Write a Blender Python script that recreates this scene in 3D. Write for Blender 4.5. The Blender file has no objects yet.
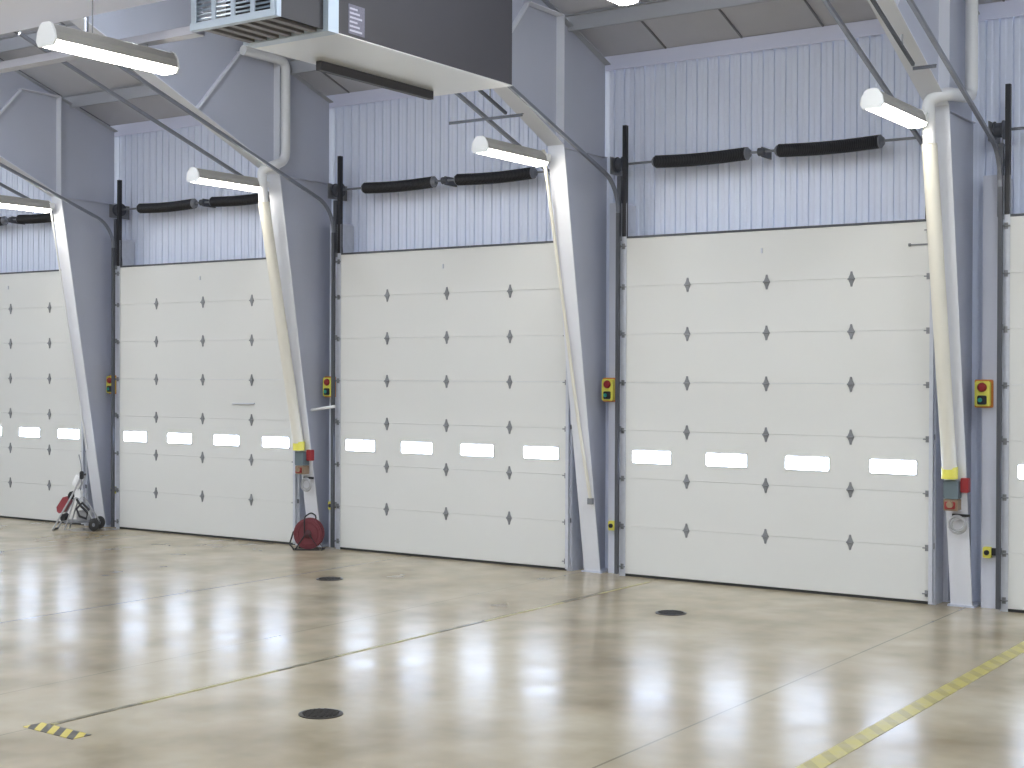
import bpy, math, random
from mathutils import Vector, Matrix
random.seed(4)
PI = math.pi
sc = bpy.context.scene
col = sc.collection
sc.view_settings.view_transform = 'Standard'
sc.view_settings.look = 'None'
sc.view_settings.gamma = 1
sc.view_settings.use_curve_mapping = False
sc.view_settings.exposure = 1.48
sc.cycles.use_denoising = True
sc.cycles.max_bounces = 7
sc.cycles.diffuse_bounces = 5
sc.cycles.glossy_bounces = 3
sc.cycles.sample_clamp_indirect = 6.0

# ------------------------------------------------------------- materials
def mat(name, colr, rough=.5, metal=0.0, emit=None, strength=0, coat=0, var=0, vscale=3.0, bump=0, spec=.5):
    m = bpy.data.materials.new(name); m.use_nodes = True
    nt = m.node_tree; b = nt.nodes['Principled BSDF']
    b.inputs['Base Color'].default_value = (*colr, 1)
    b.inputs['Roughness'].default_value = rough
    b.inputs['Metallic'].default_value = metal
    b.inputs['Specular IOR Level'].default_value = spec
    b.inputs['Coat Weight'].default_value = coat
    tc = nt.nodes.new('ShaderNodeTexCoord')
    n = nt.nodes.new('ShaderNodeTexNoise'); n.inputs['Scale'].default_value = vscale; n.inputs['Detail'].default_value = 4
    nt.links.new(tc.outputs['Object'], n.inputs['Vector'])
    if var:
        mx = nt.nodes.new('ShaderNodeMix'); mx.data_type = 'RGBA'
        mx.inputs[6].default_value = (*[c*(1-var) for c in colr], 1)
        mx.inputs[7].default_value = (*[min(1, c*(1+var)) for c in colr], 1)
        nt.links.new(n.outputs['Fac'], mx.inputs[0]); nt.links.new(mx.outputs[2], b.inputs['Base Color'])
    if bump:
        bp = nt.nodes.new('ShaderNodeBump'); bp.inputs['Strength'].default_value = bump; bp.inputs['Distance'].default_value = .01
        nt.links.new(n.outputs['Fac'], bp.inputs['Height']); nt.links.new(bp.outputs['Normal'], b.inputs['Normal'])
    if emit:
        b.inputs['Emission Color'].default_value = (*emit, 1); b.inputs['Emission Strength'].default_value = strength
    return m

M = dict(
 liner=mat('ribbed_liner', (.77, .82, .96), .42, var=.04, vscale=.8),
 jamb=mat('jamb_paint', (.66, .68, .77), .5, var=.03),
 ceil=mat('roof_liner', (.56, .56, .60), .6, var=.05),
 seam=mat('roof_seam', (.20, .20, .22), .6),
 purlin=mat('purlin_steel', (.42, .43, .47), .5),
 trimw=mat('eave_trim', (.74, .76, .92), .45),
 plain=mat('plain_wall', (.86, .86, .87), .7, var=.03),
 web=mat('frame_web', (.50, .52, .60), .5, var=.06, vscale=1.2),
 flange=mat('frame_flange', (.72, .73, .78), .4, var=.03),
 door=mat('door_skin', (.715, .715, .69), .42, var=.018, vscale=.7),
 rubber=mat('black_rubber', (.025, .025, .025), .7),
 hinge=mat('hinge_zinc', (.25, .255, .27), .42, metal=.4),
 galv=mat('galvanized', (.60, .62, .68), .4, metal=.2, var=.12, vscale=14),
 track=mat('track_steel', (.085, .09, .105), .45, metal=.3),
 trackl=mat('track_bright', (.24, .25, .28), .35, metal=.6, var=.1, vscale=9),
 chan=mat('channel_steel', (.46, .46, .53), .45, var=.05),
 slat=mat('slat_metal', (.20,.19,.19), .5),
 black=mat('black_steel', (.018, .018, .022), .5),
 pane=mat('lit_window_pane', (.8, .85, .9), .2, emit=(.62, .74, 1.0), strength=7.5),
 fixt=mat('fixture_hood', (.37, .355, .325), .45),
 fixw=mat('fixture_endcap', (.85, .85, .84), .4),
 lamp=mat('fixture_lens', (.9, .9, .88), .4, emit=(1.0, .955, .86), strength=9.0),
 pipe=mat('pipe_white', (.74, .74, .74), .35, var=.02),
 cream=mat('pipe_cream', (.76, .73, .64), .4, var=.03),
 red=mat('red_plastic', (.30, .025, .03), .4),
 reelc=mat('reel_centre', (.07, .02, .025), .5),
 redd=mat('reel_red', (.17, .035, .045), .55, var=.15, vscale=12),
 yellow=mat('yellow_paint', (.78, .60, .05), .45),
 orange=mat('orange_plate', (.62, .22, .04), .5),
 ylab=mat('yellow_label', (.80, .74, .12), .5),
 redd2=mat('faded_red', (.30, .05, .06), .45),
 green=mat('green_button', (.03, .33, .27), .4),
 boxg=mat('grey_box', (.13, .17, .19), .5),
 tan=mat('brown_valve', (.28, .20, .13), .5),
 lgrey=mat('light_grey_plastic', (.42, .42, .43), .5),
 dkgrey=mat('unit_panel', (.043, .041, .047), .5, var=.03),
 uframe=mat('unit_frame', (.50, .58, .68), .4, var=.03),
 ubot=mat('unit_bottom_metal', (.76, .76, .75), .32, metal=.45, var=.05, vscale=1.5),
 ulouv=mat('unit_louvre', (.27, .34, .42), .4),
 duct=mat('duct_sheet', (.84, .85, .97), .35),
 label=mat('faded_label', (.14, .135, .175), .6, var=.4, vscale=60),
 labt=mat('label_print', (.42,.41,.48), .6, var=.5, vscale=90),
 iron=mat('cast_iron', (.045, .04, .035), .5, metal=.4, var=.5, vscale=40),
)

def floor_mat():
    m = bpy.data.materials.new('polished_concrete'); m.use_nodes = True
    nt = m.node_tree; L = nt.links; b = nt.nodes['Principled BSDF']
    tc = nt.nodes.new('ShaderNodeTexCoord')
    def noise(s, d=5, r=.55, sc_=(1, 1, 1)):
        mp = nt.nodes.new('ShaderNodeMapping'); mp.inputs['Scale'].default_value = sc_
        L.new(tc.outputs['Object'], mp.inputs['Vector'])
        n = nt.nodes.new('ShaderNodeTexNoise'); n.inputs['Scale'].default_value = s; n.inputs['Detail'].default_value = d
        n.inputs['Roughness'].default_value = r; L.new(mp.outputs['Vector'], n.inputs['Vector']); return n
    def ramp(src, pts):
        r = nt.nodes.new('ShaderNodeValToRGB'); e = r.color_ramp.elements
        e[0].position, e[0].color = pts[0][0], (*pts[0][1], 1); e[1].position, e[1].color = pts[-1][0], (*pts[-1][1], 1)
        for p, c in pts[1:-1]:
            x = e.new(p); x.color = (*c, 1)
        L.new(src, r.inputs[0]); return r
    n1 = noise(.75, 3.5, .55); n2 = noise(2.0, 3, .5); n3 = noise(.28, 3, .5)
    r1 = ramp(n1.outputs['Fac'], [(.30, (.285, .225, .135)), (.48, (.385, .325, .215)), (.70, (.49, .43, .31))])
    r2 = ramp(n2.outputs['Fac'], [(.3, (.80, .79, .76)), (.62, (1, 1, 1))])
    mul = nt.nodes.new('ShaderNodeMix'); mul.data_type = 'RGBA'; mul.blend_type = 'MULTIPLY'; mul.inputs[0].default_value = .75
    L.new(r1.outputs[0], mul.inputs[6]); L.new(r2.outputs[0], mul.inputs[7])
    # saw-cut joints running toward the doors
    sep = nt.nodes.new('ShaderNodeSeparateXYZ'); L.new(tc.outputs['Object'], sep.inputs[0])
    prev = mul.outputs[2]
    total = None
    for x0, w, dark in ((-9.35, .012, .5), (-4.33, .014, .75), (-1.51, .011, .35), (3.455, .010, .55), (-0.40, .006, .5)):
        s = nt.nodes.new('ShaderNodeMath'); s.operation = 'SUBTRACT'; L.new(sep.outputs['X'], s.inputs[0]); s.inputs[1].default_value = x0
        a = nt.nodes.new('ShaderNodeMath'); a.operation = 'ABSOLUTE'; L.new(s.outputs[0], a.inputs[0])
        c = nt.nodes.new('ShaderNodeMath'); c.operation = 'LESS_THAN'; L.new(a.outputs[0], c.inputs[0]); c.inputs[1].default_value = w
        k = nt.nodes.new('ShaderNodeMath'); k.operation = 'MULTIPLY'; L.new(c.outputs[0], k.inputs[0]); k.inputs[1].default_value = dark
        mx = nt.nodes.new('ShaderNodeMix'); mx.data_type = 'RGBA'
        L.new(k.outputs[0], mx.inputs[0]); L.new(prev, mx.inputs[6]); mx.inputs[7].default_value = (.10, .085, .05, 1); prev = mx.outputs[2]
    L.new(prev, b.inputs['Base Color'])
    rr = nt.nodes.new('ShaderNodeMapRange'); L.new(n2.outputs['Fac'], rr.inputs[0])
    rr.inputs[1].default_value = .3; rr.inputs[2].default_value = .7; rr.inputs[3].default_value = .185; rr.inputs[4].default_value = .27
    L.new(rr.outputs[0], b.inputs['Roughness'])
    b.inputs['Specular IOR Level'].default_value = .5
    n4 = noise(2.2, 1, .4, (1, 2.0, 1))
    bp = nt.nodes.new('ShaderNodeBump'); bp.inputs['Strength'].default_value = .018; bp.inputs['Distance'].default_value = .006
    L.new(n4.outputs['Fac'], bp.inputs['Height']); L.new(bp.outputs['Normal'], b.inputs['Normal'])
    return m
M['floor'] = floor_mat()

def tape_mat(name, a, bcol, period, axis, width=.5, skew=0.0, wear=.3):
    m = bpy.data.materials.new(name); m.use_nodes = True
    nt = m.node_tree; L = nt.links; b = nt.nodes['Principled BSDF']
    tc = nt.nodes.new('ShaderNodeTexCoord'); sep = nt.nodes.new('ShaderNodeSeparateXYZ'); L.new(tc.outputs['Object'], sep.inputs[0])
    mu = nt.nodes.new('ShaderNodeMath'); mu.operation = 'MULTIPLY_ADD'
    L.new(sep.outputs['Y' if axis == 'X' else 'X'], mu.inputs[0]); mu.inputs[1].default_value = skew; L.new(sep.outputs[axis], mu.inputs[2])
    dv = nt.nodes.new('ShaderNodeMath'); dv.operation = 'DIVIDE'; L.new(mu.outputs[0], dv.inputs[0]); dv.inputs[1].default_value = period
    fr = nt.nodes.new('ShaderNodeMath'); fr.operation = 'FRACT'; L.new(dv.outputs[0], fr.inputs[0])
    lt = nt.nodes.new('ShaderNodeMath'); lt.operation = 'LESS_THAN'; L.new(fr.outputs[0], lt.inputs[0]); lt.inputs[1].default_value = width
    mx = nt.nodes.new('ShaderNodeMix'); mx.data_type = 'RGBA'; L.new(lt.outputs[0], mx.inputs[0])
    mx.inputs[6].default_value = (*a, 1); mx.inputs[7].default_value = (*bcol, 1)
    n = nt.nodes.new('ShaderNodeTexNoise'); n.inputs['Scale'].default_value = 7; n.inputs['Detail'].default_value = 5; L.new(tc.outputs['Object'], n.inputs['Vector'])
    rp = nt.nodes.new('ShaderNodeMapRange'); L.new(n.outputs['Fac'], rp.inputs[0]); rp.inputs[1].default_value = .45; rp.inputs[2].default_value = .65; rp.inputs[4].default_value = wear
    m2 = nt.nodes.new('ShaderNodeMix'); m2.data_type = 'RGBA'; L.new(rp.outputs[0], m2.inputs[0]); L.new(mx.outputs[2], m2.inputs[6]); m2.inputs[7].default_value = (.42, .37, .25, 1)
    L.new(m2.outputs[2], b.inputs['Base Color']); b.inputs['Roughness'].default_value = .35
    return m
M['hazard'] = tape_mat('hazard_tape', (.62, .50, .07), (.035, .03, .025), .152, 'X', .5, .9, .1)
M['longtape'] = tape_mat('worn_yellow_tape', (.46, .40, .085), (.33, .275, .06), .30, 'Y', .42, 1.2, .35)
M['thintape'] = tape_mat('worn_thin_tape', (.36, .31, .10), (.10, .085, .04), 2.3, 'Y', .34, 0, .5)

# ------------------------------------------------------------- mesh helpers
class MB:
    def __init__(s): s.v = []; s.f = []
    def add(s, vs, fs):
        n = len(s.v); s.v += [tuple(p) for p in vs]; s.f += [tuple(i+n for i in q) for q in fs]; return s
    def box(s, x0, x1, y0, y1, z0, z1, m=None):
        vs = [Vector(p) for p in ((x0,y0,z0),(x1,y0,z0),(x1,y1,z0),(x0,y1,z0),(x0,y0,z1),(x1,y0,z1),(x1,y1,z1),(x0,y1,z1))]
        if m is not None: vs = [m @ p for p in vs]
        return s.add(vs, [(0,3,2,1),(4,5,6,7),(0,1,5,4),(1,2,6,5),(2,3,7,6),(3,0,4,7)])
    def bev(s, x0, x1, y0, y1, z0, z1, b, axis='y'):
        # box with chamfered corners in the plane across `axis`
        R = {'y': ((x0,x1),(z0,z1),(y0,y1)), 'x': ((y0,y1),(z0,z1),(x0,x1)), 'z': ((x0,x1),(y0,y1),(z0,z1))}[axis]
        (a0,a1),(c0,c1),(d0,d1) = R
        p = [(a0+b,c0),(a1-b,c0),(a1,c0+b),(a1,c1-b),(a1-b,c1),(a0+b,c1),(a0,c1-b),(a0,c0+b)]
        return s.prism(p, axis, d0, d1)
    def prism(s, poly, axis, d0, d1):
        def P(a, c, d): return {'y': (a,d,c), 'x': (d,a,c), 'z': (a,c,d)}[axis]
        n = len(poly)
        vs = [P(a,c,d0) for a,c in poly] + [P(a,c,d1) for a,c in poly]
        fs = [tuple(range(n)), tuple(range(2*n-1, n-1, -1))] + [(i, i+n, (i+1)%n+n, (i+1)%n) for i in range(n)]
        return s.add(vs, fs)
    def tube(s, pts, r, n=10, cap=True, sq=None):
        pts = [Vector(p) for p in pts]; rings = []
        rs = r if isinstance(r, (list, tuple)) else [r]*len(pts)
        up0 = None
        for i, p in enumerate(pts):
            t = (pts[min(i+1, len(pts)-1)] - pts[max(i-1, 0)]).normalized()
            if up0 is None:
                a = Vector((0,0,1)) if abs(t.z) < .9 else Vector((1,0,0))
                u = (a - t*a.dot(t)).normalized()
            else: u = (up0 - t*up0.dot(t)).normalized()
            up0 = u; w = t.cross(u)
            k = 1.0
            if 0 < i < len(pts)-1:
                c = (pts[i+1]-pts[i]).normalized().dot((pts[i]-pts[i-1]).normalized()); k = 1/max(.5, math.sqrt((1+c)/2)) if n <= 4 else 1.0
            if sq:
                a, b = sq; cr = [(-a,-b),(a,-b),(a,b),(-a,b)]
                rings.append([p + u*(y*k) + w*x for x, y in cr])
            else:
                rings.append([p + u*math.cos(2*PI*j/n)*rs[i] + w*math.sin(2*PI*j/n)*rs[i] for j in range(n)])
        m = len(rings[0]); vs = [q for R in rings for q in R]; fs = []
        for i in range(len(rings)-1):
            for j in range(m): fs.append((i*m+j, i*m+(j+1)%m, (i+1)*m+(j+1)%m, (i+1)*m+j))
        if cap: fs += [tuple(range(m-1,-1,-1)), tuple(range((len(rings)-1)*m, len(rings)*m))]
        return s.add(vs, fs)
    def cyl(s, a, b, r, n=16): return s.tube([a, b], r, n)
    def lathe(s, prof, o, axis, n=24):
        # prof: (radius, distance along axis)
        t = Vector(axis).normalized(); a = Vector((0,0,1)) if abs(t.z) < .9 else Vector((1,0,0))
        u = (a - t*a.dot(t)).normalized(); w = t.cross(u); o = Vector(o); vs = []; fs = []
        for r, d in prof:
            vs += [o + t*d + u*math.cos(2*PI*j/n)*r + w*math.sin(2*PI*j/n)*r for j in range(n)]
        for i in range(len(prof)-1):
            for j in range(n): fs.append((i*n+j, i*n+(j+1)%n, (i+1)*n+(j+1)%n, (i+1)*n+j))
        fs += [tuple(range(n-1,-1,-1)), tuple(range((len(prof)-1)*n, len(prof)*n))]
        return s.add(vs, fs)
    def build(s, name, material, parent=None, smooth=False, loc=None):
        me = bpy.data.meshes.new(name); me.from_pydata(s.v, [], s.f); me.update()
        import bmesh
        b = bmesh.new(); b.from_mesh(me); bmesh.ops.recalc_face_normals(b, faces=b.faces); b.to_mesh(me); b.free()
        me.materials.append(material)
        if smooth:
            me.polygons.foreach_set('use_smooth', [True]*len(me.polygons))
            try: me.set_sharp_from_angle(angle=math.radians(40))
            except Exception: pass
        o = bpy.data.objects.new(name, me); col.objects.link(o)
        if parent is not None: o.parent = parent
        if loc: o.location = loc
        return o

def tag(o, label=None, cat=None, group=None, kind=None):
    if label: o['label'] = label
    if cat: o['category'] = cat
    if group: o['group'] = group
    if kind: o['kind'] = kind
    return o
def empty(name, loc=(0,0,0), rz=0):
    o = bpy.data.objects.new(name, None); col.objects.link(o); o.location = loc; o.rotation_euler = (0,0,rz); o.empty_display_size = .1
    return o
def copy_tree(o, parent=None):
    c = o.copy(); col.objects.link(c); c.parent = parent
    for ch in list(o.children): copy_tree(ch, c)
    return c
def struct(o, label=None, cat=None): return tag(o, label, cat, None, 'structure')

PER = 4.783
CX = [1.06 + PER*(i-3) for i in range(5)]            # door centres
KX = [-1.385 + PER*(i-3) for i in range(1, 5)]       # frame columns 1..4
S = .61
DW = 2.0
ROOF = lambda y: 6.6 + .34*(.38 - y)
LOWF = lambda y: 5.42 + .43*(-.88 - y) if y > -8 else (5.42 + .43*7.12) + .34*(-8 - y)
YF = lambda z: .05 - .1735*z
XL, XR, YB, YW = -21.0, 13.5, -33.0, .38
YR = -16.3

# ------------------------------------------------------------- setting
struct(MB().box(XL-.3, XR+.3, YB-.3, YW+.4, -.25, 0).build('floor', M['floor']), 'polished mottled beige concrete floor with saw-cut joints', 'floor')

def ribbed(x0, x1, z0, z1):
    m = MB(); x = x0; p = .1505; prof = []
    while x < x1 - .001:
        e = min(x+p, x1)
        for dx, dy in ((0, .026), (.010, .026), (.016, 0), (.066, 0), (.074, .005), (.090, .005), (.098, 0), (p-.006, 0)):
            if x+dx < e: prof.append((x+dx, YW+dy))
        x = e
    prof.append((x1, YW+.026))
    n = len(prof)
    vs = [(a, b, z0) for a, b in prof] + [(a, b, z1) for a, b in prof] + [(a, YW+.12, z0) for a, b in prof] + [(a, YW+.12, z1) for a, b in prof]
    fs = []
    for i in range(n-1):
        fs += [(i, i+1, n+i+1, n+i), (2*n+i+1, 2*n+i, 3*n+i, 3*n+i+1), (i, 2*n+i, 2*n+i+1, i+1), (n+i, n+i+1, 3*n+i+1, 3*n+i)]
    fs += [(0, n, 3*n, 2*n), (n-1, 2*n-1, 4*n-1, 3*n-1)]
    return m.add(vs, fs)
struct(ribbed(XL, XR, 0, 6.56).build('wall_back', M['liner']), 'pale blue-grey ribbed metal liner wall above the doors', 'wall')
struct(MB().box(XL-.2, XL, YB, YW+.12, 0, 12.5).build('wall_left', M['plain']))
struct(MB().box(XR, XR+.2, YB, YW+.12, 0, 12.5).build('wall_right', M['plain']))
struct(MB().box(XL, XR, YB-.2, YB, 0, 8.5).build('wall_front', M['plain']))
# roof lining: two slopes with a ridge
OFF = .13
def roofsheet():
    m = MB(); zr = ROOF(YR)+OFF; zb = zr - .34*(YR-YB)
    t = .12
    m.add([(XL-.2,YW+.15,ROOF(YW+.15)+OFF),(XR+.2,YW+.15,ROOF(YW+.15)+OFF),(XR+.2,YR,zr),(XL-.2,YR,zr),(XR+.2,YB-.2,zb-.07),(XL-.2,YB-.2,zb-.07),
           (XL-.2,YW+.15,ROOF(YW+.15)+OFF+t),(XR+.2,YW+.15,ROOF(YW+.15)+OFF+t),(XR+.2,YR,zr+t),(XL-.2,YR,zr+t),(XR+.2,YB-.2,zb-.07+t),(XL-.2,YB-.2,zb-.07+t)],
          [(0,1,2,3),(3,2,4,5),(6,9,8,7),(9,11,10,8),(0,6,7,1),(5,4,10,11),(0,3,9,6),(3,5,11,9),(1,7,8,2),(2,8,10,4)])
    return m
struct(roofsheet().build('ceiling', M['ceil']), 'off-white sloping roof lining', 'ceiling')
# eave trim and beads
m = MB(); m.box(XL, XR, YW-.05, YW+.0, 6.56, 6.735).box(XL, XR, YW-.075, YW-.05, 6.545, 6.575)
struct(m.build('trim_1', M['trimw']), 'pale lavender eave trim along the top of the ribbed wall', 'trim')
# seams of the roof lining
def slope_box(m, x0, x1, ya, yb, zo0, zo1):
    vs = []
    for y in (ya, yb):
        for x, zo in ((x0, zo0), (x1, zo0), (x1, zo1), (x0, zo1)): vs.append((x, y, ROOF(y)+zo))
    m.add(vs, [(0,1,2,3),(7,6,5,4),(0,4,5,1),(1,5,6,2),(2,6,7,3),(3,7,4,0)])
m = MB(); x = -17.47
while x < XR-1:
    slope_box(m, x, x+.022, YW-.05, YR, OFF-.018, OFF+.002); x += 1.06
struct(m.build('trim_2', M['seam']), 'thin dark seams across the roof lining', 'trim')
# piers between the doors (flat jamb sheets in front of the ribs)
for i, k in enumerate(KX):
    m = MB()
    for a, b, yj in ((-.34, -.22, .27), (.19, .41, .12)): m.box(k+a, k+b, yj, YW-.002, 0, 4.78)
    struct(m.build('trim_%d' % (3+i), M['jamb']), 'flat grey-blue door jamb framing either side of the frame column', 'trim')

# purlins: Z sections, each a thing of its own
PY = [-.62, -2.25, -3.9, -5.55, -7.2, -8.85]
ptxt = ['first roof purlin out from the ribbed wall', 'second roof purlin out from the ribbed wall', 'third roof purlin out from the ribbed wall',
        'fourth roof purlin out, above the dark air handler', 'fifth roof purlin, above the near end of the air handler', 'sixth roof purlin out from the ribbed wall']
p0 = None
for i, y in enumerate(PY):
    if p0 is None:
        m = MB(); m.box(XL, XR, -.004, .004, -.06, .14).box(XL, XR, .004, .06, -.06, -.052).box(XL, XR, -.06, -.004, .12, .128)
        o = p0 = m.build('roof_purlin', M['purlin'])
    else:
        o = p0.copy(); col.objects.link(o)
    o.location = (0, y, ROOF(y))
    tag(o, 'grey steel ' + ptxt[i], 'purlin', 'purlins under the roof lining', 'thing')

# ------------------------------------------------------------- overhead doors
def make_door():
    root = empty('door_1')
    PX = [-1.555, -.52, .525, 1.565]
    # panel: one mesh shared by the seven sections
    def panel_mb():
        m = MB(); b = .006
        m.bev(-DW, DW, 0, .045, .0015, S-.0015, b, 'x')
        m.v = [(x, y, z) for x, y, z in m.v]
        return m
    # chamfered in the YZ plane: the shallow joint between sections
    p = None
    for k in range(7):
        if p is None:
            mm = MB(); b = .0018
            mm.prism([(b, .001), (.045, .001), (.045, S-.001), (b, S-.001), (0, S-.001-b), (0, .001+b)], 'x', -DW, DW)
            p = o = mm.build('panel', M['door'], root)
        else:
            o = p.copy(); col.objects.link(o); o.parent = root
        o.location = (0, 0, .03 + S*k)
    w = None
    for x in PX:
        if w is None:
            f = MB(); a, c, t = .272, .078, .012
            f.box(-a-t, a+t, -.007, .0, c, c+t).box(-a-t, a+t, -.007, .0, -c-t, -c).box(-a-t, -a, -.007, .0, -c, c).box(a, a+t, -.007, .0, -c, c)
            w = f.build('window', M['door'], root)
            g = MB(); g.bev(-a, a, -.004, -.0005, -c, c, .02, 'y'); g.build('pane', M['pane'], w)
            o = w
        else:
            o = copy_tree(w, root)
        o.location = (x, 0, 1.527)
    h = None
    for k in range(1, 7):
        for x in (-1.06, 0, 1.06):
            if h is None:
                hm = MB()
                hm.prism([(-.010,-.088),(.010,-.088),(.018,-.05),(.034,-.018),(.034,.018),(.018,.05),(.010,.088),(-.010,.088),(-.018,.05),(-.034,.018),(-.034,-.018),(-.018,-.05)], 'y', -.008, 0)
                hm.cyl((-.042,-.012,0), (.042,-.012,0), .011, 8)
                for zz in (-.075, .075): hm.cyl((0,-.013,zz), (0,-.006,zz), .009, 6)
                h = o = hm.build('hinge', M['hinge'], root)
            else:
                o = h.copy(); col.objects.link(o); o.parent = root
            o.location = (x, 0, .03 + S*k - .008)
    r = None
    for k in range(0, 8):
        for sx in (-1, 1):
            z = .03 + S*k - .008 if k not in (0, 7) else (.12 if k == 0 else 4.2)
            if r is None:
                rm = MB(); rm.box(-.02, .02, -.022, -.0145, -.035, .035)
                rm.cyl((-.045,-.03,0), (.045,-.03,0), .007, 8).cyl((-.052,-.03,0),(-.036,-.03,0), .016, 10)
                r = o = rm.build('roller_bracket', M['hinge'], root)
            else:
                o = r.copy(); col.objects.link(o); o.parent = root
            o.location = (sx*(DW-.035), 0, z); o.scale = (-sx, 1, 1)
    MB().box(-DW, DW, -.004, .05, .0, .024).build('bottom_seal', M['rubber'], root)
    MB().box(-DW-.02, DW+.02, -.01, .05, 4.302, 4.325).build('top_seal', M['track'], root)
    MB().box(-.075, -.055, -.012, 0, 4.03, 4.09).build('top_bracket', M['galv'], root)
    return root
d0 = make_door()
dl = ['white sectional overhead door cut off by the left edge of the view',
      'white sectional overhead door between the wheeled washer and the red hose reel',
      'white sectional overhead door just right of the red hose reel',
      'widest white sectional overhead door, left of the column with the thick cream pipe',
      'sliver of white sectional overhead door at the far right edge of the view']
DOORS = []
for i in range(5):
    o = d0 if i == 0 else copy_tree(d0)
    o.name = 'door_%d' % (i+1); o.location = (CX[i], 0, 0)
    tag(o, dl[i], 'overhead door', 'row of white sectional overhead doors', 'structure'); DOORS.append(o)

MB().cyl((-.45, -.022, 2.09), (.02, -.022, 2.105), .010, 8).build('lock_bar', M['galv'], DOORS[1]).location = (1.12, 0, 0)
MB().box(1.76, 1.96, -.016, 0, 4.036, 4.05).cyl((1.76, -.014, 4.043), (1.735, -.014, 4.043), .018, 8).build('corner_latch', M['hinge'], DOORS[3])

# ------------------------------------------------------------- door tracks
def make_track(s):
    # s=-1: left of the door, s=+1: right. Origin: floor point at the door edge
    root = empty('door_track')
    def sx(a, b): return (min(s*a, s*b), max(s*a, s*b))
    a0, a1 = (-.075, .004) if s < 0 else (-.02, .055)
    x0, x1 = sx(a0, a1); xr = sx(a1-.004, a1+.004)
    m = MB(); m.box(x0, x1, -.014, -.008, 0, 4.75); m.box(xr[0], xr[1], -.008, .36, 0, 4.75)
    m.build('wall_angle', M['galv'], root)
    Y0 = -.075; pts = [(0, Y0, .03), (0, Y0, 1.6), (0, Y0, 3.2), (0, Y0, 4.62)]
    r = .50; aa = math.radians(71)
    for k in range(1, 9):
        a = aa*k/8; pts.append((0, Y0 - r*(1-math.cos(a)), 4.62 + r*math.sin(a)))
    e = pts[-1]; d = (0, -math.cos(math.radians(19)), math.sin(math.radians(19)))
    pts += [(0, e[1]+d[1]*t, e[2]+d[2]*t) for t in (1.5, 3.0, 4.8)]
    X = s*(.012 if s < 0 else .03)
    P = [(X, y, z) for _, y, z in pts]
    MB().tube(P[:4], 0, sq=(.022, .022)).build('vertical_track', M['track' if s < 0 else 'galv'], root)  # left track: shadow inside the open channel is put into its dark colour
    MB().tube(P[3:12], 0, sq=(.019, .020)).build('curved_track', M['trackl'], root)
    MB().tube(P[11:], 0, sq=(.019, .020)).build('sloped_track', M['trackl'], root)
    b = None
    for z in (.66, 1.88, 3.1, 4.3):
        if b is None:
            b = o = MB().box(X-.022, X+.022, -.053, -.014, -.03, .03).build('track_bracket', M['hinge'], root)
        else: o = b.copy(); col.objects.link(o); o.parent = root
        o.location = (0, 0, z)
    MB().box(-s*.045-.026, -s*.045+.026, -.03, .03, 4.325, 5.74).build('guide_post', M['black'], root)
    MB().box(s*.03-.03, s*.03+.03, -.03, .03, 4.3, 5.1).build('head_plate', M['track'], root)
    yh = P[-1][1]+.4
    MB().box(X-.016, X+.016, yh-.016, yh+.016, P[-1][2]-.10, ROOF(yh)+OFF-.01).build('hanger', M['trackl'], root)
    return root
tl = make_track(-1); tr = make_track(1)
dn = ['door cut by the left edge', 'door behind the washer cart', 'door right of the hose reel', 'widest door', 'door at the right picture edge']
for i in range(5):
    a = tl if i == 0 else copy_tree(tl); a.location = (CX[i]-DW, 0, 0)
    tag(a, 'curved steel door track, left side of the ' + dn[i], 'door track', 'curved overhead door tracks')
    b = tr if i == 0 else copy_tree(tr); b.location = (CX[i]+DW, 0, 0)
    tag(b, 'curved steel door track, right side of the ' + dn[i], 'door track', 'curved overhead door tracks')
# perforated angle braces under the rafters
def brace(k, xl, label):
    root = empty('track_brace', (k, 0, 0)); y = -2.25; z = 5.535
    MB().box(xl, .43, y-.02, y-.014, z-.012, z+.022).box(xl, .43, y-.014, y+.012, z+.016, z+.022).build('cross_angle', M['track'], root)
    m = MB(); x = .21
    m.tube([(x, y-.03, z+.04), (x, y-3.0, z+.04+2.97*.345)], 0, sq=(.014, .016)).build('rail', M['track'], root)
    for q, yy in enumerate((y-.35, y-1.4)):
        MB().cyl((x, yy, z+.05+(y-yy)*.345), (x, yy, LOWF(yy)-.0 if False else z+.05+(y-yy)*.345+.10), .010, 6).build('bolt', M['hinge'], root)
    return tag(root, label, 'track brace', 'dark angle braces joining the door tracks')
brace(KX[2], -.62, 'dark angle brace crossing the door tracks just right of the air handler')
brace(KX[3], .20, 'dark angle brace joined to the track at the upper right corner')

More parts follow.
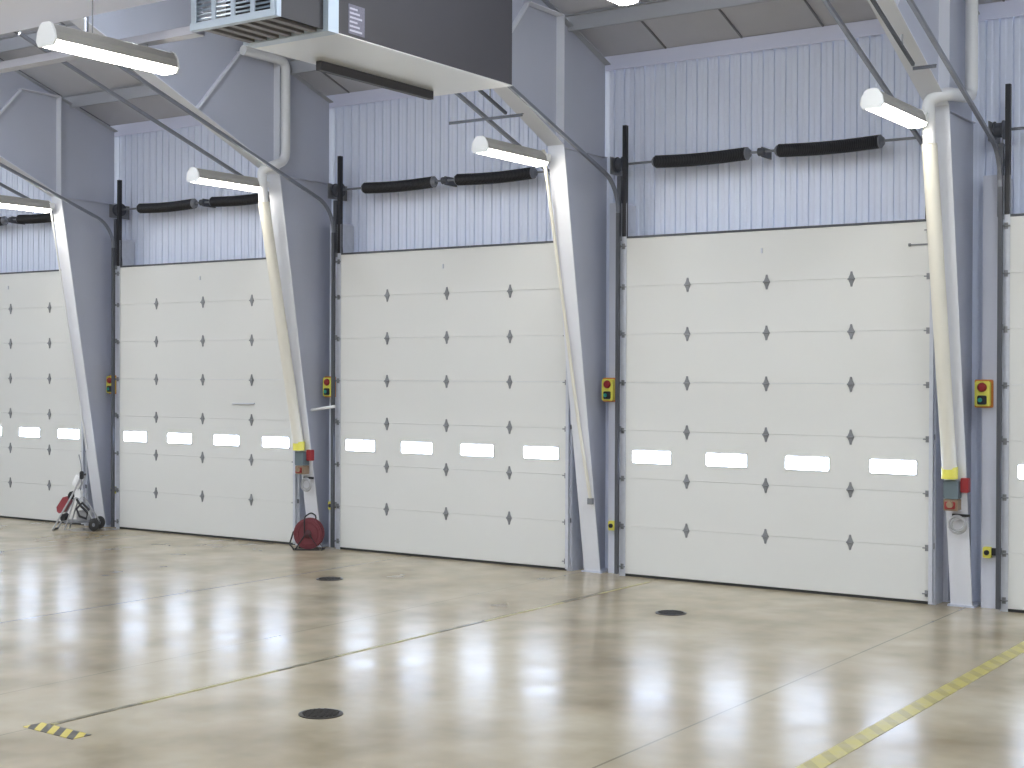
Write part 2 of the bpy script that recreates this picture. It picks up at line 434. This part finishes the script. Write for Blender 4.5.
# ------------------------------------------------------------- torsion springs
def make_springs():
    root = empty('torsion_spring_assembly')
    Z, Y = 5.265, .10
    MB().cyl((-2.16, Y, Z), (2.16, Y, Z), .0155, 10).build('shaft', M['trackl'], root, True)
    sp = None
    for x0 in (-1.57, .10):
        if sp is None:
            m = MB(); n = 56; L = 1.25; prof = [(.035, -.02)]
            for k in range(n): prof += [(.072, L*k/n), (.081, L*(k+.5)/n)]
            prof += [(.072, L), (.035, L+.02)]
            m.lathe(prof, (0,0,0), (1,0,0), 18)
            m.v = [(x, y, z - .018*math.sin(PI*min(1, max(0, x/1.25))) ) for x, y, z in m.v]
            o = sp = m.build('spring', M['black'], root, False)
            c = MB(); c.lathe([(.03,-.045),(.045,-.04),(.05,-.03),(.066,-.02),(.066,.01),(.03,.012)], (0,0,0), (1,0,0), 16)
            c.build('winding_cone', M['trackl'], sp); c = MB()
            c.lathe([(.03,1.24),(.066,1.24),(.08,1.25),(.08,1.265),(.06,1.28),(.045,1.30),(.03,1.305)], (0,0,0), (1,0,0), 16)
            c.build('winding_cone', M['trackl'], sp)
        else: o = copy_tree(sp, root)
        o.location = (x0, Y, Z-.005)
    m = MB(); m.box(-.13, -.115, Y, YW-.0, Z-.06, Z+.06).lathe([(.02,-.05),(.05,-.04),(.05,.04),(.02,.05)], (-.12+.0, Y, Z), (1,0,0), 14)
    m.build('centre_bearing', M['track'], root)
    for s in (-1, 1):
        m = MB(); m.lathe([(.02,-.06),(.10,-.055),(.10,-.045),(.082,-.04),(.082,.03),(.105,.04),(.105,.05),(.02,.055)], (s*2.075, Y, Z), (1,0,0), 20)
        m.build('cable_drum', M['track'], root)
        m = MB(); m.box(s*2.155-.005, s*2.155+.005, -.04, YW, Z-.13, Z+.09).lathe([(.02,-.012),(.045,-.01),(.045,.01),(.02,.012)], (s*2.155,Y,Z), (1,0,0), 14)
        m.build('bearing_plate', M['hinge'], root)
        MB().cyl((s*2.03, Y-.085, Z), (s*1.955, .0+.07, 4.33), .004, 5).build('cable', M['hinge'], root)
    return root
s0 = make_springs()
sl = ['door at the far left', 'door behind the washer cart', 'door right of the hose reel', 'widest door', 'door at the right edge']
for i in range(5):
    o = s0 if i == 0 else copy_tree(s0); o.location = (CX[i], 0, 0)
    tag(o, 'pair of black torsion springs on a shaft above the ' + sl[i], 'door springs', 'torsion springs above the doors')

# ------------------------------------------------------------- steel frames
def quad(m, ys, x0, x1):
    m.prism(ys, 'x', x0, x1); return m
def make_frame():
    root = empty('steel_frame_column')
    t = .006; W = .12; kz = 5.42; ky = -.88
    MB().prism([(YW-.021,0),(YF(0)+.008,0),(ky+.008,kz),(YW-.021,kz)], 'x', -t, t).build('column_web', M['web'], root)
    m = MB(); m.prism([(YW-.08,kz),(ky,kz),(ky,ROOF(ky)-.012),(YW-.08,ROOF(YW-.08)-.012)], 'x', -t, t)
    m.prism([(ky,kz+.01),(-8,LOWF(-8)+.01),(-8,ROOF(-8)-.012),(ky,ROOF(ky)-.012)], 'x', -t, t)
    m.prism([(-8,LOWF(-8)+.01),(YR,LOWF(YR)+.01),(YR,ROOF(YR)-.012),(-8,ROOF(-8)-.012)], 'x', -t, t)
    m.build('rafter_web', M['web'], root)
    # inner flange of the column
    MB().prism([(YF(0)+.008,0),(YF(0)-.008,0),(ky-.008,kz),(ky+.008,kz)], 'x', -W, W).build('column_flange', M['flange'], root)
    m = MB(); m.prism([(ky+.006,kz),(ky-.01,kz-.008),(-8,LOWF(-8)-.008),(-8,LOWF(-8)+.008)], 'x', -W, W)
    m.prism([(-8,LOWF(-8)-.008),(-8,LOWF(-8)+.008),(YR,LOWF(YR)+.008),(YR,LOWF(YR)-.008)], 'x', -W, W)
    m.build('rafter_flange', M['flange'], root)
    m = MB(); m.prism([(YW-.08,ROOF(YW-.08)-.012),(YW-.08,ROOF(YW-.08)-.001),(YR,ROOF(YR)-.001),(YR,ROOF(YR)-.012)], 'x', -W+.03, W-.03)
    m.build('top_flange', M['purlin'], root)
    # stiffeners
    for s in (-1, 1):
        a, b = (t, W) if s > 0 else (-W, -t)
        MB().box(a, b, ky-.006, ky+.006, kz+.012, ROOF(ky)-.02).build('vertical_stiffener', M['flange'], root)
        MB().box(a, b, ky-.75, ky-.006, 7.01, 7.022).build('horizontal_stiffener', M['flange'], root)
        a2, b2 = (t, .05) if s > 0 else (-.05, -t)
        MB().box(a2, b2, ky+.02, YW-.08, 5.40, 5.412).build('knee_stiffener', M['web'], root)
    for s in (-1, 1):
        xa, xb = (t, .075) if s > 0 else (-.075, -t)
        MB().prism([(-2.42,LOWF(-2.42)+.02),(-2.40,LOWF(-2.40)+.01),(-1.59,7.0),(-1.61,7.01)], 'x', xa, xb).build('diagonal_stiffener', M['flange'], root)
    m = MB(); m.box(-.15, .15, YF(0)-.035, YW-.021, 0, .02).build('base_plate', M['web'], root)
    return root
f0 = make_frame()
fl = ['tapered grey steel frame column behind the wheeled washer cart', 'tapered grey steel frame column standing behind the red hose reel',
      'tapered grey steel frame column with only a thin conduit on its front', 'tapered grey steel frame column with a thick cream pipe at the right of the view']
for i in range(4):
    o = f0 if i == 0 else copy_tree(f0); o.location = (KX[i], 0, 0)
    tag(o, fl[i], 'steel column', 'row of tapered steel frames between the doors', 'thing')

# ------------------------------------------------------------- light fixtures
def make_fixture():
    root = empty('strip_light'); L = 1.32    # origin at its far end, running toward -Y
    h = MB(); h.prism([(-.115,.0),(-.10,.07),(-.065,.125),(-.04,.14),(.04,.14),(.065,.125),(.10,.07),(.115,.0)], 'y', -L+.02, -.02).build('hood', M['fixt'], root)
    d = MB(); d.prism([(-.108,-.001),(.108,-.001),(.10,-.03),(.05,-.048),(-.05,-.048),(-.10,-.03)], 'y', -L+.02, -.02).build('lens', M['lamp'], root)
    for y in (-L, -.02):
        MB().prism([(-.12,0),(-.105,.075),(-.07,.132),(-.04,.15),(.04,.15),(.07,.132),(.105,.075),(.12,0),(.09,-.045),(-.09,-.045)], 'y', y, y+.02).build('end_cap', M['fixw'], root)
    return root
x0 = make_fixture()
fx = [((KX[0]-.14, -.93, 5.20), 'lit strip light on the column behind the washer cart, cut by the left edge', 0),
      ((KX[1]-.14, -.98, 5.20), 'lit strip light on the column above the red hose reel', 0),
      ((KX[2]-.17, -.95, 5.20), 'lit strip light on the column with the thin conduit', 0),
      ((KX[3]-.13, -1.16, 5.20), 'lit strip light glaring at the top of the thick cream pipe', 0),
      ((-1.34, -7.24, 5.22), 'biggest lit strip light, hanging under the long pale duct at upper left', 0),
      ((1.98, -4.97, 5.85), 'strip light of which only a lit tip shows at the top edge of the view', 0)]
for i, (p, l, r) in enumerate(fx):
    o = x0 if i == 0 else copy_tree(x0); o.location = p
    tag(o, l, 'strip light', 'lit strip lights')
for o in list(col.objects):
    if o.name.startswith('strip_light'):
        lx, ly, lz = o.location
        if ly > -2 and any(abs(lx-k) < .3 for k in KX):
            MB().box(.02, .12, -.04, .20 if ly < -1.05 else .04, .02, .10).build('wall_arm', M['fixw'], o)
        elif ly < -7:
            MB().cyl((0, -.26, .14), (0, -.26, 5.394-lz), .006, 6).build('hanging_rod', M['hinge'], o)
            MB().cyl((0, -.85, .14), (0, -.85, 5.80-lz), .006, 6).build('hanging_rod', M['hinge'], o)
        else:
            for y in (-.25, -1.1): MB().cyl((0, y, .14), (0, y, ROOF(ly+y)+OFF-.01-lz), .006, 6).build('hanging_rod', M['hinge'], o)

# high-bay lamps farther into the hall, the light the room has
hb = None
def make_highbay():
    root = empty('high_bay_light')
    MB().prism([(-.06,.20),(-.05,.26),(.05,.26),(.06,.20)], 'y', -.65, .65).build('spine', M['fixt'], root)
    MB().bev(-.22, .22, -.62, .62, -.0, .199, .05, 'y').build('lens', M['lampb'], root)
    return root
M['lampb'] = mat('high_bay_lens', (.9,.9,.9), .4, emit=(.86, .93, 1.0), strength=18.0)
n = 0
places = ['over the middle of the hall', 'deeper into the hall', 'at the rear of the hall']
for y, pl in ((-5.9, places[0]), (-14.2, places[1]), (-22.5, places[2])):
    for x in (-18.5, -13.2, -8.2, -3.4, 1.5, 6.6, 11.2):
        o = hb = make_highbay() if hb is None else copy_tree(hb)
        Z = 7.5 if y > -8 else 8.4
        if y > -8 and x == 1.5: x = 2.0
        o.location = (x, y, Z)
        zt = (ROOF(y) if y > YR else ROOF(2*YR-y)) + OFF - Z - .02
        old = [c for c in o.children if c.name.startswith('hanging_rod')]
        for c in old: bpy.data.objects.remove(c)
        MB().cyl((0,0,.26),(0,0,zt), .008, 6).build('hanging_rod', M['hinge'], o)
        tag(o, 'bright high bay light hanging ' + pl, 'ceiling light', 'high bay lights ' + pl)

# ------------------------------------------------------------- air handler and its beam and duct
def air_handler():
    X1, X0, Y1, Ym, Y0, Z0, Z1 = .262, -.70, -4.27, -6.86, -7.60, 5.40, 6.75
    root = empty('air_handler', (0,0,0))
    m = MB(); m.box(X0+.01, X1, Ym, Y1, Z0+.0085, Z1).build('casing', M['dkgrey'], root)
    m = MB(); m.box(X0-.005, X1+.005, Ym, Y1+.005, Z0, Z0+.008)
    m.build('bottom_sheet', M['ubot'], root)
    # light frame around the intake section
    m = MB()
    m.box(X1-.10, X1+.012, Ym-.13, Ym-.0005, Z0+.035, Z1)
    m.box(X0, X1+.012, Ym-.13, Ym-.0005, Z0, Z0+.0345)
    m.box(X0, X0+.05, Ym-.13, Ym-.0005, Z0+.035, Z1)
    m.box(X0, X1+.01, Y0, Y0+.05, Z0-.0, Z0+.06)
    m.box(X1-.05, X1+.01, Y0, Y0+.05, Z0+.06, Z1).box(X0, X0+.05, Y0, Y0+.05, Z0+.06, Z1)
    m.box(X0, X1+.01, Y0, Ym-.13, Z1-.05, Z1)
    m.build('intake_frame', M['uframe'], root)
    # dark lining inside the intake
    m = MB(); m.box(X0+.05, X1-.06, Y0+.35, Y0+.36, Z0+.06, Z1-.05).build('intake_lining', M['dkgrey'], root)
    m = MB(); m.box(X1-.055, X1-.045, Y0+.05, Ym-.131, Z0+.02, Z1-.05).build('side_panel', M['dkgrey'], root)
    # floor slats of the intake, running front to back
    s0 = None
    for k in range(6):
        x = X0 + .07 + k*.142
        if s0 is None:
            s0 = o = MB().box(0, .065, Y0+.05, Ym-.131, Z0+.01, Z0+.035).build('base_slat', M['slat'], root)
        else: o = s0.copy(); col.objects.link(o); o.parent = root
        o.location = (x, 0, 0)
    m = MB(); m.box(X0+.05, X1-.06, Y0+.05, Ym-.131, Z0+.037, Z0+.045).build('slat_backing', M['black'], root)
    # louvre panel
    m = MB()
    nb = 4; w = (X1-X0-.08)/nb
    for k in range(nb+1): m.box(X0+.03+k*w, X0+.03+k*w+.045, Y0-.012, Y0, Z0+.06, Z1-.05)
    m.box(X0, X1, Y0-.012, Y0-.0005, Z0+.0, Z0+.059)
    lv = m.build('louvre_panel', M['uframe'], root)
    m = MB(); z = Z0+.09
    while z < Z1-.08:
        R_ = Matrix.Translation((0, Y0+.012, z)) @ Matrix.Rotation(math.radians(38), 4, 'X')
        m.box(X0+.03, X1-.03, -.022, .022, -.002, .002, R_); z += .036
    m.build('louvre_blades', M['ulouv'], lv)
    lb = MB().box(X1, X1+.003, -6.725, -6.515, Z0+.035, Z0+.285).build('label_plate', M['label'], root)
    for q in range(6):
        z = Z0+.055+.037*q
        MB().box(X1+.003, X1+.005, -6.71, -6.55 - .03*(q % 3), z, z+.016).build('label_text_row', M['labt'], lb)
    # rail hung below
    MB().box(X0+.10, X0+.16, Y1-1.9, Y1-.22, Z0-.085, Z0-.001).build('support_rail', M['dkgrey'], root)
    # hangers
    for x in (X0+.06, X1-.06):
        for y in (Ym+.2, Y1-.2):
            MB().cyl((x, y, Z1), (x, y, ROOF(y)+OFF-.01), .012, 8).build('hanging_rod', M['hinge'], root)
    return root
tag(air_handler(), 'large dark grey air handler with shiny bottom and louvred intake hung under the roof', 'air handler')

# beam running left from the unit: channel section
m = MB(); XA, XB = -12.5, -.71; yb = -7.55
m.box(XA, XB, yb, yb+.008, 5.395, 5.465).box(XA, XB, yb+.008, yb+.12, 5.395, 5.403).box(XA, XB, yb+.112, yb+.12, 5.403, 5.465)
b = m.build('support_channel', M['chan']); b.name = 'support_channel'; tag(b, 'long pale steel channel running left from under the louvred intake', 'support beam', kind='thing')
for x in (-4.2, -7.2, -10.2): MB().cyl((x, yb+.06, 5.403), (x, yb+.06, ROOF(yb)+OFF-.02), .012, 8).build('hanging_rod', M['hinge'], b)
m = MB(); m.bev(-12.5, -.80, -8.35, -7.32, 5.80, 6.60, .012, 'x')
dct = m.build('air_duct', M['duct']); tag(dct, 'long pale lavender rectangular duct across the upper left corner', 'duct')
for k in range(3):
    MB().box(-12.3+k*2.4, -12.27+k*2.4, -8.365, -7.305, 5.785, 6.615).build('duct_flange', M['uframe'], dct)
for x in (-4.5, -8.0, -11.5): MB().cyl((x, -7.45, 6.60), (x, -7.45, ROOF(-7.45)+OFF-.02), .012, 8).build('hanging_rod', M['hinge'], dct)

# ------------------------------------------------------------- pipes on the columns
def bend(pts, r=.12, n=5):
    pts = [Vector(p) for p in pts]; out = [pts[0]]
    for i in range(1, len(pts)-1):
        a, b, c = pts[i-1], pts[i], pts[i+1]
        d1 = (a-b).normalized(); d2 = (c-b).normalized(); rr = min(r, (a-b).length*.45, (c-b).length*.45)
        p, q = b+d1*rr, b+d2*rr
        for k in range(n+1):
            t = k/n; out.append(p*(1-t)**2 + b*2*t*(1-t) + q*t*t)
    out.append(pts[-1]); return out
def drop_pipe(kx, label, ytop, stub):
    root = empty('drop_pipe', (kx, 0, 0))
    r = .068
    up = [(.155, ytop, 7.02 if stub else ROOF(ytop)+.1), (.155, ytop, 5.60), (.155, -1.06, 5.50), (-.035, -1.08, 5.46), (-.035, -1.04, 5.0)]
    if stub: up = [(.155, ytop-.85, 7.02)] + up
    MB().tube(bend(up, .14), r, 14).build('upper_pipe', M['pipe'], root, True)
    MB().tube([(-.035, -1.04, 5.0), (-.035, YF(1.56)-.085, 1.56)], r+.012, 14).build('lower_pipe', M['cream'], root, True)
    z = 1.50
    MB().cyl((-.035, YF(z)-.085, z-.06), (-.035, YF(z)-.085, z+.07), r+.02, 14).build('yellow_band', M['ylab'], root, True)
    zb = 1.42
    y = YF(1.2)
    MB().bev(-.10, .06, y-.15, y-.012, zb-.20, zb-.0, .012, 'y').build('control_housing', M['boxg'], root)
    MB().bev(-.10, .055, y-.14, y-.012, zb-.33, zb-.205, .01, 'y').cyl((-.02, y-.15, zb-.26), (-.02, y-.19, zb-.26), .035, 12).build('valve', M['tan'], root)
    MB().bev(-.085, .03, y-.155, y-.141, zb-.31, zb-.23, .008, 'y').build('red_tag', M['red'], root)
    # red button box on the flange's right half
    MB().bev(.068, .155, y-.085, y-.012, zb-.13, zb+.03, .01, 'y').build('stop_box', M['red'], root)
    MB().box(-.04, .15, y-.03, y-.012, zb-.40, zb-.37).build('bracket', M['black'], root)
    # coil of hose hanging below
    m = MB()
    for q, (rr, dz) in enumerate(((.085, 0), (.098, -.02), (.075, -.015))):
        cx, cz = .015+.012*q, zb-.47+dz
        pts = [(cx + rr*1.0*math.cos(a), y-.03-.012*q, cz + rr*.95*math.sin(a)) for a in [2*PI*k/20 for k in range(21)]]
        m.tube(pts, .011, 6)
    m.build('hose_coil', M['lgrey'], root, True)
    return tag(root, label, 'drop pipe', 'thick drop pipes on the frame columns')
drop_pipe(KX[3], 'thick pipe with yellow band and blue-grey box on the rightmost column', -.22, False)
drop_pipe(KX[1], 'thick pipe with yellow band and dark box above the red hose reel', -.80, True)
# thin conduits on column three and one
m = MB(); m.tube(bend([(-.105, -1.005, 5.35), (-.10, YF(4)-.03, 4.0), (.0, YF(2.0)-.03, 2.0), (.085, YF(.98)-.03, .96)], .3), .022, 8)
o = m.build('conduit', M['cream'], None, True, (KX[2], 0, 0)); tag(o, 'thin cream conduit down the front of the column between the two widest doors', 'conduit')
MB().box(.05, .12, YF(.95)-.06, YF(.95)-.01, .90, .98).build('conduit_end', M['hinge'], o)
m = MB(); m.tube([(-.07, -.95, 5.3), (-.07, YF(1.3)-.02, 1.3)], .014, 8)
o = m.build('conduit', M['pipe'], None, True, (KX[0], 0, 0)); tag(o, 'thin white conduit down the column behind the washer cart', 'conduit')
# short white tube across the web of the hose-reel column
o = MB().tube([(.08, -.15, 2.03), (.52, -.14, 2.09)], .022, 10).build('cross_tube', M['pipe'], None, True, (KX[1], 0, 0))
tag(o, 'short white tube reaching from the hose reel column to the door track', 'pipe')

# ------------------------------------------------------------- control boxes and photo eyes
def make_control():
    root = empty('door_control_box')
    MB().bev(-.10, .10, -.012, .012, -.155, .155, .012, 'y').build('back_plate', M['orange'], root)
    MB().bev(-.082, .082, -.07, -.012, -.138, .138, .015, 'y').build('housing', M['ylab'], root)
    MB().lathe([(.052, 0), (.052, .012), (.038, .03), (.0, .035)], (0,-.07,.07), (0,-1,0), 16).build('stop_button', M['red'], root, True)
    MB().bev(-.05, .05, -.085, -.07, -.12, -.02, .012, 'y').build('button_plate', M['black'], root)
    MB().lathe([(.024, 0), (.024, .015), (.0, .018)], (-.018,-.085,-.07), (0,-1,0), 12).build('green_button', M['green'], root, True)
    return root
c0 = make_control()
cl = ['column behind the washer cart', 'column above the red hose reel', 'column with the thin conduit', 'rightmost column']
for i in range(4):
    o = c0 if i == 0 else copy_tree(c0); o.location = (KX[i]+.215, .108, 2.37)
    tag(o, 'yellow door control box with red stop button beside the ' + cl[i], 'control box', 'yellow door control boxes')
def make_eye():
    root = empty('photo_eye')
    MB().bev(-.045, .045, -.06, 0, -.06, .06, .012, 'y').build('housing', M['ylab'], root)
    MB().lathe([(.028,0),(.028,.02),(0,.022)], (0,-.06,.0), (0,-1,0), 12).build('eye_lens', M['black'], root)
    MB().box(.045, .09, -.04, -.01, -.03, .05).build('bracket', M['black'], root)
    return root
e0 = make_eye()
for i in range(4):
    o = e0 if i == 0 else copy_tree(e0); o.location = (KX[i]+.27, .118, .62)
    tag(o, 'small yellow photo eye low beside the ' + cl[i], 'sensor', 'photo eye sensors beside the doors')

# ------------------------------------------------------------- floor things
def make_drain():
    root = empty('floor_drain')
    MB().lathe([(.19, 0), (.19, .006), (.165, .008), (.165, .004), (.0, .004)], (0,0,0), (0,0,1), 36).build('ring', M['iron'], root)
    m = MB(); m.lathe([(.155, .0045), (.155, .009), (.0, .009)], (0,0,0), (0,0,1), 32)
    for k in range(-4, 5):
        w = math.sqrt(max(0, .15**2 - (k*.033)**2)); m.box(-w, w, k*.033-.006, k*.033+.006, .008, .014)
    m.build('grate', M['iron'], root)
    return root
g0 = make_drain()
for i, (p, l) in enumerate([((-3.72, -2.42, 0), 'round dark floor cover farthest away, in front of the hose reel door'),
                            ((.97, -2.23, 0), 'round dark cast iron floor cover just in front of the widest door'),
                            ((1.01, -7.88, 0), 'round dark cast iron floor cover nearest the viewer, right of the striped tape')]):
    o = g0 if i == 0 else copy_tree(g0); o.location = p; o.scale = (.88, .88, 1)
    tag(o, l, 'floor cover', 'round cast iron floor covers')
R_ = Matrix.Rotation(math.radians(-2), 4, 'Z')
o = MB().box(-.29, .29, -.08, .08, .0, .003, None).build('hazard_tape', M['hazard'], None, False, (-.18, -9.35, 0)); o.rotation_euler = (0,0,math.radians(-3))
tag(o, 'short strip of black and yellow striped hazard tape on the floor', 'floor tape')
o = MB().box(-.075, .075, -12.0, -.12, .0, .003).build('floor_tape', M['longtape'], None, False, (4.61, 0, 0)); tag(o, 'wide worn yellow tape line crossing the lower right corner of the floor', 'floor tape')
o = MB().box(-.022, .022, -9.25, -.3, .0, .003).build('floor_tape', M['thintape'], None, False, (-.36, 0, 0)); tag(o, 'narrow worn yellow and black tape line running from the striped tape to the doors', 'floor tape')

# hose reel standing in front of the second column
def hose_reel():
    root = empty('hose_reel', (-5.99, -.30, 0), math.radians(28)); root.scale = (.86, .86, .9)
    m = MB()
    m.lathe([(.03,-.09),(.245,-.09),(.25,-.082),(.25,-.07),(.15,-.062),(.12,-.058),(.12,.058),(.15,.062),(.25,.07),(.25,.082),(.245,.09),(.03,.09)], (0,0,.262), (0,1,0), 40)
    m.build('drum', M['redd'], root, True)
    m = MB()
    for q in range(5):
        m.lathe([(.15+.0,0),(.215,-.02+.0),(.222,0),(.215,.02)], (0,-.05+q*.025,.262), (0,1,0), 32)
    m.build('wound_hose', M['rubber'], root, True)
    for r in (.17, .215):
        mm = MB(); mm.tube([(r*math.cos(a), -.094, .262+r*math.sin(a)) for a in [2*PI*k/36 for k in range(37)]], .007, 6, False).build('rim_ring', M['redd'], root, True)
    MB().lathe([(.065,0),(.065,.03),(.04,.045),(0,.046)], (0,-.09,.262), (0,-1,0), 20).build('hub_cap', M['reelc'], root, True)
    m = MB()
    for s in (-1, 1):
        m.tube([(-.21, s*.125, .012), (-.03, s*.125, .262), (.03, s*.125, .262), (.21, s*.125, .012), (-.21, s*.125, .012)], .012, 8)
    m.tube([(-.24,-.125,.012),(-.24,.125,.012)], .012, 8).tube([(.24,-.125,.012),(.24,.125,.012)], .012, 8)
    m.cyl((0,-.13,.262),(0,.13,.262), .018, 10)
    m.build('stand', M['black'], root, True)
    MB().tube(bend([(-.05,-.125,.27),(-.05,-.125,.54),(.03,-.0,.60),(.09,.125,.54),(.05,.125,.27)], .05), .012, 8).build('carry_handle', M['black'], root, True)
    MB().tube([(-.22,-.16,.02),(-.30,-.14,.10),(-.27,-.02,.28),(-.16,.10,.40),(-.10,.06,.46)], .014, 8).build('hose_tail', M['rubber'], root, True)
    return root
tag(hose_reel(), 'dark red round hose reel on a black stand at the foot of the second column', 'hose reel')

# wheeled pressure washer by the far-left column
def washer():
    root = empty('pressure_washer', (-10.80, -.55, 0), math.radians(36))
    root.scale = (.80, .85, 1)
    W = .17
    for s in (-1, 1):
        MB().tube(bend([(-.46, s*W, .02), (-.30, s*W, .26), (-.06, s*W, .60), (.06, s*W, .80), (.10, s*W*.9, .90)], .07), .017, 8).build('frame_rail', M['lgrey'], root, True)
        MB().tube(bend([(-.22, s*W, .02), (-.02, s*W, .55), (.10, s*W, .50), (.38, s*W, .14)], .06), .015, 8).build('side_strut', M['lgrey'], root, True)
    MB().tube([(.10,-W*.9,.90),(.10,W*.9,.90)], .017, 8).build('handle', M['black'], root, True)
    MB().tube([(-.46,-W,.02),(-.46,W,.02)], .016, 8).build('foot_bar', M['black'], root, True)
    MB().box(-.24, .36, -W, W, .13, .16).build('base_tray', M['trackl'], root)
    w0 = None
    for s in (-1, 1):
        if w0 is None:
            w0 = o = MB().lathe([(.05,-.035),(.085,-.035),(.105,-.02),(.105,.02),(.085,.035),(.05,.035)], (0,0,0), (0,1,0), 24).build('wheel', M['rubber'], root, True)
            MB().lathe([(.0,-.038),(.03,-.038),(.04,0),(.03,.038),(.0,.038)], (0,0,0), (0,1,0), 18).build('wheel_hub', M['trackl'], w0, True)
        else: o = copy_tree(w0, root)
        o.location = (.38, s*(W+.05), .106)
    MB().cyl((.38,-W-.05,.106),(.38,W+.05,.106), .012, 8).build('axle', M['black'], root)
    R_ = Matrix.Translation((-.22, 0, .40)) @ Matrix.Rotation(math.radians(-52), 4, 'Y')
    def tb(x0,x1,y0,y1,z0,z1,b):
        q = MB().bev(x0,x1,y0,y1,z0,z1,b,'y'); q.v = [tuple(R_ @ Vector(p)) for p in q.v]; return q
    tb(-.17, .13, -.14, .14, -.02, .13, .05).build('engine_cover', M['redd2'], root)
    tb(-.24, -.12, -.12, .12, -.12, -.025, .03).build('engine_block', M['black'], root)
    tb(.14, .26, -.11, .11, -.04, .08, .03).build('air_filter', M['black'], root)
    MB().lathe([(.0,-.10),(.06,-.095),(.075,-.07),(.075,.07),(.06,.095),(0,.10)], (-.02,0,.80), (.5,0,.85), 18).build('soap_tank', M['fixw'], root, True)
    MB().bev(-.07, .07, -.10, .10, .50, .66, .03, 'y').build('water_tank', M['fixw'], root)
    MB().bev(.0, .26, -.11, .11, .165, .32, .03, 'y').build('pump', M['lgrey'], root)
    MB().tube([(.02,-.19,.52),(.12,-.20,.40),(.24,-.19,.30),(.22,-.19,.20),(.08,-.19,.24),(.02,-.19,.36),(.14,-.2,.46),(.28,-.19,.34)], .022, 8).build('hose', M['black'], root, True)
    MB().tube([(.10,-.18,.66),(.12,-.17,.95),(.10,-.17,1.10),(.06,-.17,1.24)], .010, 8).build('spray_wand', M['hinge'], root, True)
    MB().bev(.08, .16, -.195, -.155, .84, .97, .02, 'y').build('spray_gun', M['black'], root)
    return root
tag(washer(), 'red and white wheeled pressure washer on a grey frame by the far left column', 'pressure washer')

# world: dim bluish sky outside the closed hall
w = bpy.data.worlds.new('World'); sc.world = w; w.use_nodes = True
w.node_tree.nodes['Background'].inputs[0].default_value = (.75, .85, 1, 1); w.node_tree.nodes['Background'].inputs[1].default_value = 1.0

# ------------------------------------------------------------- camera
C_ = Vector((8.28442518, -16.03436519, 2.54797562))
R = Vector((0.82669268, 0.56263861, 0.00412304)); U = Vector((-0.00668233, 0.00249058, 0.99997457)); F = Vector((-0.56261404, 0.82669921, -0.00581868))
cam = bpy.data.cameras.new('camera'); cam.sensor_width = 36; cam.lens = 1444.41*36/1024; cam.clip_end = 200
co = bpy.data.objects.new('camera', cam); col.objects.link(co)
co.matrix_world = Matrix(((R.x,U.x,-F.x,C_.x),(R.y,U.y,-F.y,C_.y),(R.z,U.z,-F.z,C_.z),(0,0,0,1)))
sc.camera = co
